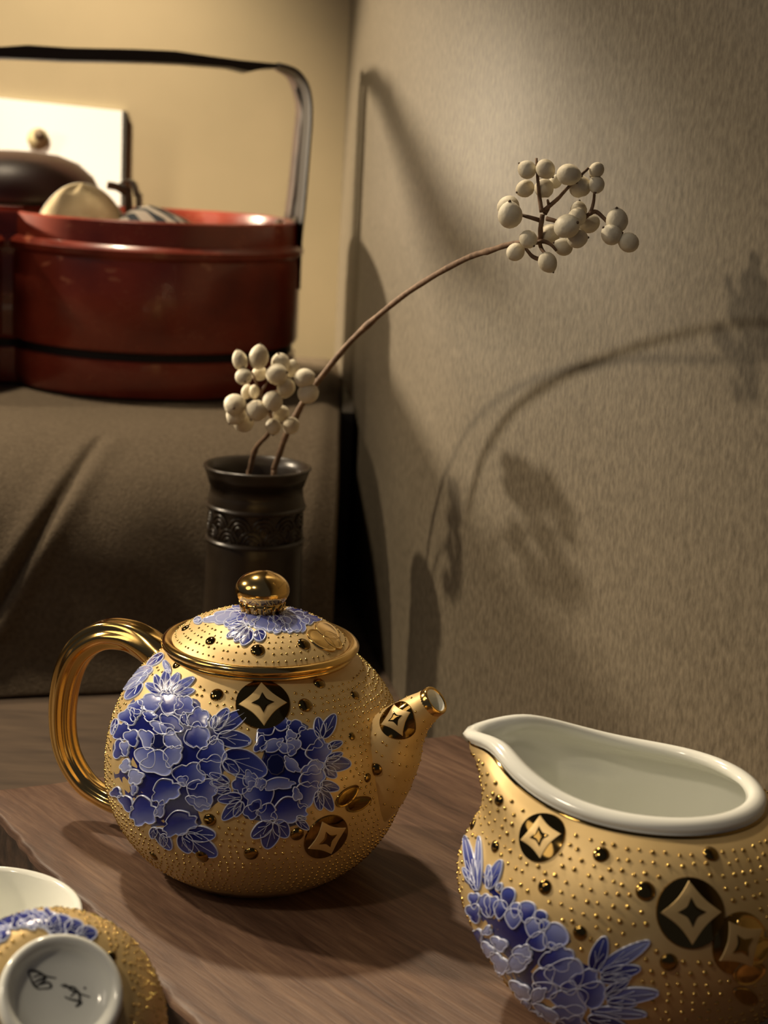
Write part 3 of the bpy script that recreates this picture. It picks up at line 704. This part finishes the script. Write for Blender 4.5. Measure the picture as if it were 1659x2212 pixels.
# ------------------------------------------------------------------ dried berry twigs
TWIG = noise_mat('twig_bark', (.10, .055, .03), (.22, .135, .08), 300, rough=.75, bump=.3)
BERRY = noise_mat('dried_berry', (.60, .52, .37), (.74, .68, .53), 160, rough=.6, bump=.25, bscale=420, p0=.3, p1=.6)
TIPM = mat('berry_tip', (.10, .06, .03), .8)
def berry(parent, x, y, D, rpx, seed, elong=1.0, dirn=None):
    r = rpx*1.06*pxs(D*1.03); c = atD(x, y, D); q = random.Random(seed)
    if dirn is None: dirn = Vector((q.uniform(-1, 1), q.uniform(-1, .3), q.uniform(-1, 1)))
    dirn = Vector(dirn).normalized(); u = dirn.orthogonal().normalized(); v = dirn.cross(u)
    rows = []; n = 18; m = 11
    for i in range(m):
        t = math.pi*(i+.02)/(m-1+.04); z = -math.cos(t); rr = math.sin(t)
        row = []
        for j in range(n):
            a = 2*math.pi*j/n
            k = 1-.10*math.exp(-((math.atan2(math.sin(a-1), math.cos(a-1)))/.22)**2)*rr + .025*math.sin(3*a+seed)*rr
            zz = z*elong*(1+.10*max(0, z)**6)
            row.append(c+(u*math.cos(a)*rr*k+v*math.sin(a)*rr*k+dirn*zz)*r)
        rows.append(row)
    o = MB().grid(rows, True, False, True, True).build('berry', BERRY, parent)
    tp = c+dirn*r*elong*1.07
    MB().tube([tp-dirn*r*.10, tp+dirn*r*.06, tp+dirn*r*.16+u*r*.05], [r*.16, r*.13, r*.03], 7).build('berry_tip', TIPM, o)
    return o
Uc = lambda x, y: (1050+x/4.74, 310+y/4.74)
Sc = lambda x, y: (480+x/6.9125, 730+y/6.9125)
DU = .526
# long twig arching to the right
twl = empty('berry_twig', VB+Vector((.004, 0, .03)), 'long dried twig arching right with a berry cluster at its tip', 'twig')
path = [(590, 1046, .722), (592, 1015, .722), (603, 983, .721), (619, 938, .719), (639, 900, .715), (657, 866, .710), (690, 820, .701), (760, 735, .676), (850, 655, .641), (930, 600, .610), (1010, 557, .580), (1060, 541, .562), (1096, 529, .549), (1134, 523, .538), (1164, 521, .530), (1168, 491, .527), (1172, 464, .526)]
base_in = atD(575, 1046, .724); base_in.z = TZ+.045
pts = smooth_path([base_in]+[atD(*p) for p in path], 5)
rad = lerp_list([.0010, .0010, .0010, .00105, .00105, .00105, .00105, .0010, .00095, .0009, .00085, .0008, .00075, .0007, .0006, .0007, .0006, .0006], len(pts))
rad = [r*1.3*(1+.06*math.sin(i*1.7)+(.25 if i % 17 == 8 else 0)) for i, r in enumerate(rad)]
stem = MB().tube(pts, rad, 10).build('stem', TWIG, twl)
for pl in ([(570,700),(548,560),(535,440),(515,150)], [(575,700),(660,630),(740,560),(840,450),(1050,250)], [(600,720),(640,650),(630,580)], [(560,790),(480,765),(390,740),(330,720)], [(620,770),(700,790),(800,830),(930,840)], [(930,810),(1010,760),(1070,700),(1100,600),(1110,500)], [(1060,720),(1130,700),(1230,790),(1300,860),(1400,920)], [(545,1000),(560,1060),(590,1110),(620,1130)], [(600,1200),(480,1160),(400,1070),(330,1020)], [(560,1000),(620,1010),(680,1050),(720,1100)]):
    q = [atD(*Uc(*p), DU-(p[0]-600)*.000016+.0015*math.sin(i*2.1+p[0])) for i, p in enumerate(pl)]
    q = smooth_path(q, 4); MB().tube(q, lerp_list([.00075, .0006, .0004], len(q)), 8).build('branchlet', TWIG, twl)
UB = [(420,270,85,-1),(610,260,88,-1),(400,460,80,1),(595,460,90,1),(710,390,60,3),(845,320,100,-1),(960,440,105,1),(1130,270,70,1),(1130,420,75,1),(230,650,105,2),(245,735,115,-2),(1340,790,103,0),(1285,935,97,-1),(1460,1015,92,0),(825,850,112,-3),(935,750,85,-1),(945,690,80,2),(1060,820,88,2),(930,970,95,-1),(650,930,95,2),(790,1060,80,1),(430,980,85,-2),(300,1110,83,-1),(630,1215,88,-2)]
for i, (x, y, r, dz) in enumerate(UB): berry(twl, *Uc(x, y), DU+dz*.0026-(x-600)*.000016, r/4.74, i+1, 1.0+.06*(i % 3))
# short twig
tws = empty('berry_twig', VB+Vector((-.006, 0, .03)), 'short dried twig with pale berries just above the vase mouth', 'twig')
DS = .694
sp2 = [(536, 1046, .722), (540, 1015, .721), (553, 968, .716), (580, 937, .710), (590, 904, .704), (574, 875, .699), (562, 846, .696)]
base_in = atD(528, 1046, .724); base_in.z = TZ+.045
pts = smooth_path([base_in]+[atD(*p) for p in sp2], 5)
rad = [r*1.25*(1+.06*math.sin(i*1.7)+(.3 if i % 15 == 14 else 0)) for i, r in enumerate(lerp_list([.0009, .0009, .0009, .0008, .0007, .0006], len(pts)))]
MB().tube(pts, rad, 10).build('stem', TWIG, tws)
for pl in ([(560,800),(500,650),(440,500)], [(580,800),(650,700),(700,600)], [(570,820),(480,860),(400,900)], [(650,980),(700,1050),(730,1240)], [(600,900),(800,800),(1080,790)], [(690,1120),(790,1240),(950,1280)], [(570,830),(460,950),(300,1050)]):
    q = smooth_path([atD(*Sc(*p), DS) for p in pl], 4); MB().tube(q, lerp_list([.0006, .0005, .0003], len(q)), 8).build('branchlet', TWIG, tws)
SB = [(265,340,105,-1,1.35,(-.3,0,1)),(545,290,135,-1,1.25,(.1,0,1)),(320,580,118,-2,1.0,None),(560,530,105,1,1.0,None),(875,370,132,0,1.0,None),(1040,460,102,1,1.2,(.3,0,1)),(810,540,150,-2,1.0,(.8,-.3,.2)),(950,740,128,-1,1.1,(-.2,0,-1)),(1230,600,138,-2,1.05,(.9,-.2,.2)),(1280,830,145,-2,1.0,(.8,0,.4)),(190,1000,155,-2,1.05,(0,-1,-.1)),(210,1150,140,-1,1.0,None),(320,1250,148,1,1.0,None),(520,1080,150,-3,1.05,(.9,-.3,0)),(750,950,145,-3,1.0,(-.1,-.6,-.7)),(880,1130,110,0,1.1,None),(765,1320,110,-2,1.05,(0,-.5,-1)),(1030,1310,115,-1,1.05,(-.3,-.5,-.8)),(370,800,80,1,1.3,(-.3,0,-1)),(480,800,75,0,1.3,(0,0,-1))]
for i, (x, y, r, dz, el, dr) in enumerate(SB): berry(tws, *Sc(x, y), DS+dz*.0028, r/6.9125, 40+i, el, dr)

# ------------------------------------------------------------------ box under a cloth
BOXW = noise_mat('black_wood', (.010, .008, .006), (.02, .015, .011), 60, rough=.6)
ZT = .0905
covered = empty('covered_box', (-.25, .95, TZ), 'box draped in brown linen cloth carrying the red basket', 'box')
bx_ = [Vector((-.45, .885, TZ)), Vector((-.033, .905, TZ)), Vector((-.041, 1.10, TZ)), Vector((-.45, 1.10, TZ))]
MB().prism(bx_, (0, 0, ZT-.0025-TZ)).build('box', BOXW, covered, smooth=False)
xb0, xb1 = atD(737, 892, .925).x, atD(764, 892, .925).x; zb1 = atD(764, 892, .925).z
tag(MB().prism([Vector((xb0+.0006, .925, TZ)), Vector((xb1, .925, TZ)), Vector((xb1-.004, 1.04, TZ)), Vector((xb0-.003, 1.04, TZ))], (0, 0, zb1-TZ)).build('black_board', BOXW, loc=(xb0, .98, TZ), smooth=False), 'narrow black upright board between the draped box and the wall', 'board')
CLOTH = noise_mat('brown_linen', (.090, .068, .045), (.135, .104, .070), 500, rough=.85, spec=.15, bump=.5, bscale=900)
prof_c = [(.735, TZ+.0006), (.742, -.005), (.748, .012), (.754, .028), (.760, .042), (.768, .055), (.778, .066), (.792, .076), (.812, .084), (.838, .0885), (.87, .0905), (.90, .0907), (1.0, .0907), (1.12, .0907)]
xr0 = lambda D: atD(735, 1000, D).x
us = [i/150 for i in range(151)]
cr = []
pc = smooth_path([Vector((0, a, b)) for a, b in prof_c], 6)
from mathutils import noise as mn
ca_, cb_ = atD(152, 1030, .755), atD(18, 1275, .742)
for p in pc:
    row = []
    for u in us:
        XR = xr0(p.y)-.0005; XL = -.46
        # the right hand hem rolls over
        x = XL+(XR-XL)*u**.8
        z = p.z; y = p.y + (.30*(x+.045)*sstep(.93, .80, p.y) + .018*sstep(.86, .80, p.y) if p.y < .93 else 0)
        edge = sstep(.955, 1.0, u)
        z -= edge*edge*.006*sstep(.0, .08, z)
        wr = mn.noise(Vector((x*16, z*9+y*7, 3.1)))*.0060 + mn.noise(Vector((x*45+z*20, z*30, y*25)))*.0012
        k = sstep(.095, .02, z)*sstep(.0, .02, z-TZ)
        y += wr*(.25+k)*(1-edge); z += (wr*.35*(1-k) if p.y < .87 else 0)
        # crease
        dl = abs((x-ca_.x)*(cb_.z-ca_.z)-(z-ca_.z)*(cb_.x-ca_.x))/math.hypot(cb_.x-ca_.x, cb_.z-ca_.z)
        if cb_.z-.02 < z < ca_.z+.01: y += .0055*math.exp(-(dl/.0018)**2)-.0025*math.exp(-((dl-.006)/.005)**2)
        row.append(Vector((x, y, max(z, TZ+.0006))))
    # hanging right side
    e = row[-1]
    for q in (1, 2, 3, 4):
        zz = e.z+(TZ+.001-e.z)*q/4
        row.append(Vector((e.x-.0002*q, e.y+.0005*q, zz)))
    cr.append(row)
cl = MB().grid(cr, False)
clo = cl.build('cloth', CLOTH, covered)
sm = clo.modifiers.new('thickness', 'SOLIDIFY'); sm.thickness = .0008; sm.offset = -1
sm2 = clo.modifiers.new('soft', 'SUBSURF'); sm2.levels = 1; sm2.render_levels = 1

# ------------------------------------------------------------------ red lacquer basket
def lacquer():
    m = mat('red_lacquer', (.16, .025, .012), .28, 0, .5, .3); n, l, b = nodes(m)
    tc = n.new('ShaderNodeTexCoord')
    t = n.new('ShaderNodeTexNoise'); t.inputs['Scale'].default_value = 22; t.inputs['Detail'].default_value = 6; l.new(tc.outputs['Object'], t.inputs['Vector'])
    r = n.new('ShaderNodeValToRGB'); r.color_ramp.elements[0].color = (.150, .020, .011, 1); r.color_ramp.elements[1].color = (.33, .052, .024, 1); r.color_ramp.elements[0].position = .35; r.color_ramp.elements[1].position = .7
    l.new(t.outputs[0], r.inputs[0])
    mp = n.new('ShaderNodeMapping'); mp.inputs['Scale'].default_value = (1, 1, 2.2); l.new(tc.outputs['Object'], mp.inputs[0])
    v = n.new('ShaderNodeTexNoise'); v.inputs['Scale'].default_value = 62; v.inputs['Detail'].default_value = 3; l.new(mp.outputs[0], v.inputs['Vector'])
    r2 = n.new('ShaderNodeValToRGB'); r2.color_ramp.elements[0].position = .69; r2.color_ramp.elements[1].position = .705; l.new(v.outputs[0], r2.inputs[0])
    vo = n.new('ShaderNodeTexVoronoi'); vo.feature = 'DISTANCE_TO_EDGE'; vo.inputs['Scale'].default_value = 26
    mp3 = n.new('ShaderNodeMapping'); mp3.inputs['Scale'].default_value = (1, 1, 2.6); l.new(tc.outputs['Object'], mp3.inputs[0])
    dn = n.new('ShaderNodeTexNoise'); dn.inputs['Scale'].default_value = 30; dn.inputs['Detail'].default_value = 4; l.new(mp3.outputs[0], dn.inputs['Vector'])
    ad = n.new('ShaderNodeMix'); ad.data_type = 'VECTOR'; ad.inputs[0].default_value = .12; l.new(mp3.outputs[0], ad.inputs[4]); l.new(dn.outputs['Color'], ad.inputs[5]); l.new(ad.outputs[1], vo.inputs['Vector'])
    lt = n.new('ShaderNodeMath'); lt.operation = 'LESS_THAN'; lt.inputs[1].default_value = .006; l.new(vo.outputs['Distance'], lt.inputs[0])
    ms = n.new('ShaderNodeMath'); ms.operation = 'GREATER_THAN'; ms.inputs[1].default_value = .5; l.new(t.outputs[0], ms.inputs[0])
    mu = n.new('ShaderNodeMath'); mu.operation = 'MULTIPLY'; l.new(lt.outputs[0], mu.inputs[0]); l.new(ms.outputs[0], mu.inputs[1])
    mxx = n.new('ShaderNodeMath'); mxx.operation = 'MAXIMUM'; l.new(mu.outputs[0], mxx.inputs[0]); l.new(r2.outputs[0], mxx.inputs[1])
    mc = n.new('ShaderNodeMix'); mc.data_type = 'RGBA'; l.new(mxx.outputs[0], mc.inputs[0]); l.new(r.outputs[0], mc.inputs[6]); mc.inputs[7].default_value = (.38, .11, .055, 1)
    l.new(mc.outputs[2], b.inputs['Base Color']); return m
LACQ = lacquer(); DARKL = mat('black_lacquer', (.012, .008, .006), .55, 0, .3); STRAP = noise_mat('handle_wood', (.040, .022, .015), (.075, .045, .030), 80, rough=.6, spec=.25)
ZB = ZT+.0014; KP = Vector((-.223, .962, ZB))                       # waist of the two-lobed box
BA = Vector((1, .22, 0)).normalized(); BN = Vector((-BA.y, BA.x, 0))
basket = empty('red_basket', KP, 'red lacquer two-lobed basket with tall handle standing on the cloth', 'basket')
LR, LX = .0855, .083
def lobe(k=1.0, d=0.0, n=44):
    """outline of two overlapping rounds, with cusps at the waist"""
    out = []
    h0 = math.acos(min(1, LX*.965/LR))
    for sgn in (1, -1):
        for i in range(n):
            t = i/(n-1); a = -math.pi+h0+(2*math.pi-2*h0)*t if sgn > 0 else h0+(2*math.pi-2*h0)*t
            r = LR*k+d; out.append(BA*(sgn*LX+r*math.cos(a))+BN*(r*math.sin(a)*1.03))
    return out
HB = .0955
def bring(k, z, d=0.0): return [KP+p+Vector((0, 0, z)) for p in lobe(k, d)]
bm_ = MB().grid([bring(.95, .0), bring(.965, .0005), bring(.985, .006), bring(.985, .0195), bring(.955, .0205), bring(.955, .0245), bring(.985, .0255), bring(1.0, .028), bring(1.0, .068), bring(.99, .0745), bring(1.015, .0765), bring(1.02, .0795), bring(1.0, .082), bring(.975, .0828), bring(.97, HB-.001), bring(.96, HB), bring(.935, HB), bring(.925, HB-.002), bring(.92, .03), bring(.90, .006)], True, False, True, True)
bm_.build('body', LACQ, basket, sharp=35)
gr = MB().grid([bring(.962, .0203), bring(.962, .0247)]); gr.build('groove', DARKL, basket)
# handle
HPN = BN; H0 = KP+BA*(LX+LR)
def hpl(x, y, off=0.0): return on_plane(x, y, KP+BN*off, BN)
top = [(-560,150),(-300,118),(0,101),(60,97),(150,103),(290,106),(380,110),(440,119),(520,130),(604,138)]
bot = [(604,146),(575,147),(540,155),(500,145),(400,137),(330,134),(250,132),(140,130),(60,126),(0,124),(-300,140),(-560,172)]
MB().prism([hpl(x, y, -.017) for x, y in top+bot], BN*.034).build('handle_bar', DARKL, basket, smooth=False)
for name, mt, pl, rr, off in (('handle_post', DARKL, [(596,141),(632,153),(654,180),(663,215),(664,262),(659,330),(651,430),(642,520),(638,620)], (.0013, .0150), -.012),
                    ('handle_post', STRAP, [(598,143),(628,162),(644,200),(650,240),(644,300),(634,400),(621,505),(616,600)], (.0022, .0120), .019),
                    ('handle_post', DARKL, [(640,190),(654,235),(655,300),(647,400),(634,500),(630,600)], (.0009, .0015), .000)):
    q = smooth_path([hpl(x, y, off) for x, y in pl], 5); rows = []
    for i, p in enumerate(q):
        t = (q[min(i+1, len(q)-1)]-q[max(i-1, 0)]).normalized(); a = t.cross(BN).normalized()
        rows.append([p+a*rr[0]*math.copysign(abs(math.cos(x))**.6, math.cos(x))+BN*rr[1]*math.copysign(abs(math.sin(x))**.6, math.sin(x)) for x in [2*math.pi*j/12 for j in range(12)]])
    MB().grid(rows, True, False, True, True).build(name, mt, basket)
for x, y in ((638, 503), (603, 508)):
    p = hpl(x, y, -.012); MB().box(p-Vector((.0018, .002, .009)), p+Vector((.0018, .002, .009))).build('metal_fitting', mat('tin', (.30, .25, .18), .55, .5), basket)

# ------------------------------------------------------------------ things in the basket
zin = ZB+.0065
CREAM = noise_mat('cream_cloth', (.52, .40, .21), (.66, .53, .30), 120, rough=.8, bump=.3)
def blob(c, rx, ry, rz, squash=1.0, n=28, m=14, fun=None):
    rows = []
    for i in range(m):
        t = math.pi*(i+.02)/(m-1+.04); row = []
        for j in range(n):
            a = 2*math.pi*j/n; p = Vector((rx*math.sin(t)*math.cos(a), ry*math.sin(t)*math.sin(a), -rz*math.cos(t)))
            if fun: p = fun(p, t, a)
            row.append(Vector(c)+p)
        rows.append(row)
    return MB().grid(rows, True, False, True, True)
cp = atD(176, 455, .953); pz0 = zin+.0005
pr = (cp.z+.0145-pz0)/2
pouch = empty('cream_pouch', (cp.x, cp.y, pz0), 'cream cloth pouch with a white piped edge inside the red basket', 'pouch')
blob(Vector((cp.x, cp.y, pz0+pr)), .0310, .0175, pr, fun=lambda p, t, a: p*(1+.02*math.sin(5*a+t*3))).build('body', CREAM, pouch)
ppts = [Vector((cp.x, cp.y, pz0+pr))+Vector((.0311*math.cos(a), .004-.002*math.sin(a), pr*1.006*math.sin(a))) for a in [math.pi*(.04+.92*i/24) for i in range(25)]]
MB().tube(ppts, .0007, 8).build('piping', mat('white_trim', (.75, .70, .58), .7), pouch)
# dark brown lacquer lid leaning up behind the pouch
MAR = mat('maroon_lacquer', (.030, .009, .006), .42)
zr_ = ZB+HB+.0004; lc = Vector((KP.x-.010, 1.022, zr_)); Hd = atD(75, 327, 1.022).z-zr_
dk = empty('maroon_lid', lc, 'dark maroon domed lid resting on the rim before the white card', 'lid')
MB().lathe([(.0001, .0005), (.050, .0005), (.0525, .0012), (.0530, .004), (.0520, .0075), (.0470, Hd*.55), (.0380, Hd*.80), (.0260, Hd*.94), (.012, Hd*.99), (.0001, Hd)], lc, 56).build('shell', MAR, dk)
MB().lathe([(.0528+.0010*math.cos(a*math.pi/4), .0020+.0010*math.sin(a*math.pi/4)) for a in range(9)], lc, 56).build('lid_edge', DARKL, dk)
# striped folded cloth
STR = mat('striped_cotton', (.5, .46, .38), .8); n_, l_, b_ = nodes(STR)
tc = n_.new('ShaderNodeTexCoord'); wv = n_.new('ShaderNodeTexWave'); wv.inputs['Scale'].default_value = 45; wv.inputs['Distortion'].default_value = 2; wv.bands_direction = 'DIAGONAL'
l_.new(tc.outputs['Object'], wv.inputs['Vector']); rp = n_.new('ShaderNodeValToRGB'); rp.color_ramp.elements[0].color = (.03, .04, .05, 1); rp.color_ramp.elements[1].color = (.56, .49, .40, 1); rp.color_ramp.elements[0].position = .38; rp.color_ramp.elements[1].position = .5
l_.new(wv.outputs[0], rp.inputs[0]); l_.new(rp.outputs[0], b_.inputs['Base Color'])
s1 = [atD(x, y, .955) for x, y in ((252,472),(290,449),(320,443),(352,455),(385,470),(400,480))]
sr = []
for p in s1: sr.append([Vector((p.x, p.y-.012, p.z-.003)), Vector((p.x, p.y, p.z)), Vector((p.x+.002, p.y+.014, p.z-.001)), Vector((p.x+.003, p.y+.024, zin+.012)), Vector((p.x+.002, p.y+.018, zin)), Vector((p.x, p.y-.016, zin)), Vector((p.x, p.y-.018, zin+.02))])
tag(MB().grid(sr, True, False, True, True).build('striped_cloth', STR, loc=(s1[2].x, .955, zin)), 'dark and cream striped folded cloth at the basket rim', 'cloth')
# pale loop strip and brown stick
lp_ = [atD(x, y, .985) for x, y in ((262,398),(272,389),(283,390),(291,402),(297,425),(301,450))]; lp_.append(Vector((lp_[-1].x+.002, .985, zin+.001)))
q = smooth_path(lp_, 4); rows = []
for p in q: rows.append([p+Vector((-.0012, -.005, 0)), p+Vector((.0012, -.005, 0)), p+Vector((.0012, .005, 0)), p+Vector((-.0012, .005, 0))])
tag(MB().grid(rows, True, False, True, True).build('curved_strip', mat('pale_bamboo', (.34, .33, .27), .6), loc=(lp_[-1].x, .985, zin)), 'pale grey curved strip standing up behind the cream pouch', 'strip')
q = [atD(x, y, .975) for x, y in ((232,400),(252,404),(270,416),(278,436))]; q.append(Vector((q[-1].x+.003, .975, zin+.003)))
tag(MB().tube(smooth_path(q, 4), .0022, 10).build('wooden_stick', noise_mat('stick', (.08, .04, .02), (.16, .09, .05), 90), loc=(q[-1].x, .975, zin)), 'short brown bent wooden stick between pouch and pale strip', 'stick')

# ------------------------------------------------------------------ white card on the back wall
def back_y(x): return COR.y + (x-COR.x)/BW.x*BW.y
cx1 = atD(266, 240, 1.158); cz1 = cx1.z; cx0 = -.42; czb = .06
CARD = mat('white_paper', (.86, .87, .84), .7)
yb = lambda x: back_y(x)-.0005
zs = atD(0, 228, 1.17).z
th = .004
pp = [Vector((cx0, yb(cx0), cz1+.012)), Vector((cx1.x, yb(cx1.x), cz1)), Vector((cx1.x, yb(cx1.x), czb)), Vector((cx0, yb(cx0), czb))]
cardo = empty('white_card', (cx1.x-.1, yb(cx1.x-.1), czb), 'bright white framed card on the ochre wall behind the basket', 'card')
MB().prism(pp, (0, -th, 0)).build('sheet', CARD, cardo, smooth=False)
pe = [Vector((cx1.x, yb(cx1.x), cz1)), Vector((cx1.x+.0025, yb(cx1.x), cz1)), Vector((cx1.x+.0025, yb(cx1.x), czb)), Vector((cx1.x, yb(cx1.x), czb))]
MB().prism(pe, (0, -th-.001, 0)).build('edge_strip', mat('card_edge', (.06, .055, .045), .6), cardo, smooth=False)
em = atD(82, 300, yb(-.24)-th-.0012)
MB().lathe([(.0001, 0), (.007, 0), (.0075, .0003), (.0001, .0004)], em, 24, (0, -1, 0)).build('emblem', mat('emblem_ochre', (.45, .37, .2), .7), cardo)
em2 = atD(85, 290, yb(-.24)-th-.0018)
MB().lathe([(.0001, 0), (.0035, 0), (.0038, .0004), (.0001, .0005)], em2, 20, (0, -1, 0)).build('emblem', mat('emblem_brown', (.14, .10, .06), .7), cardo)
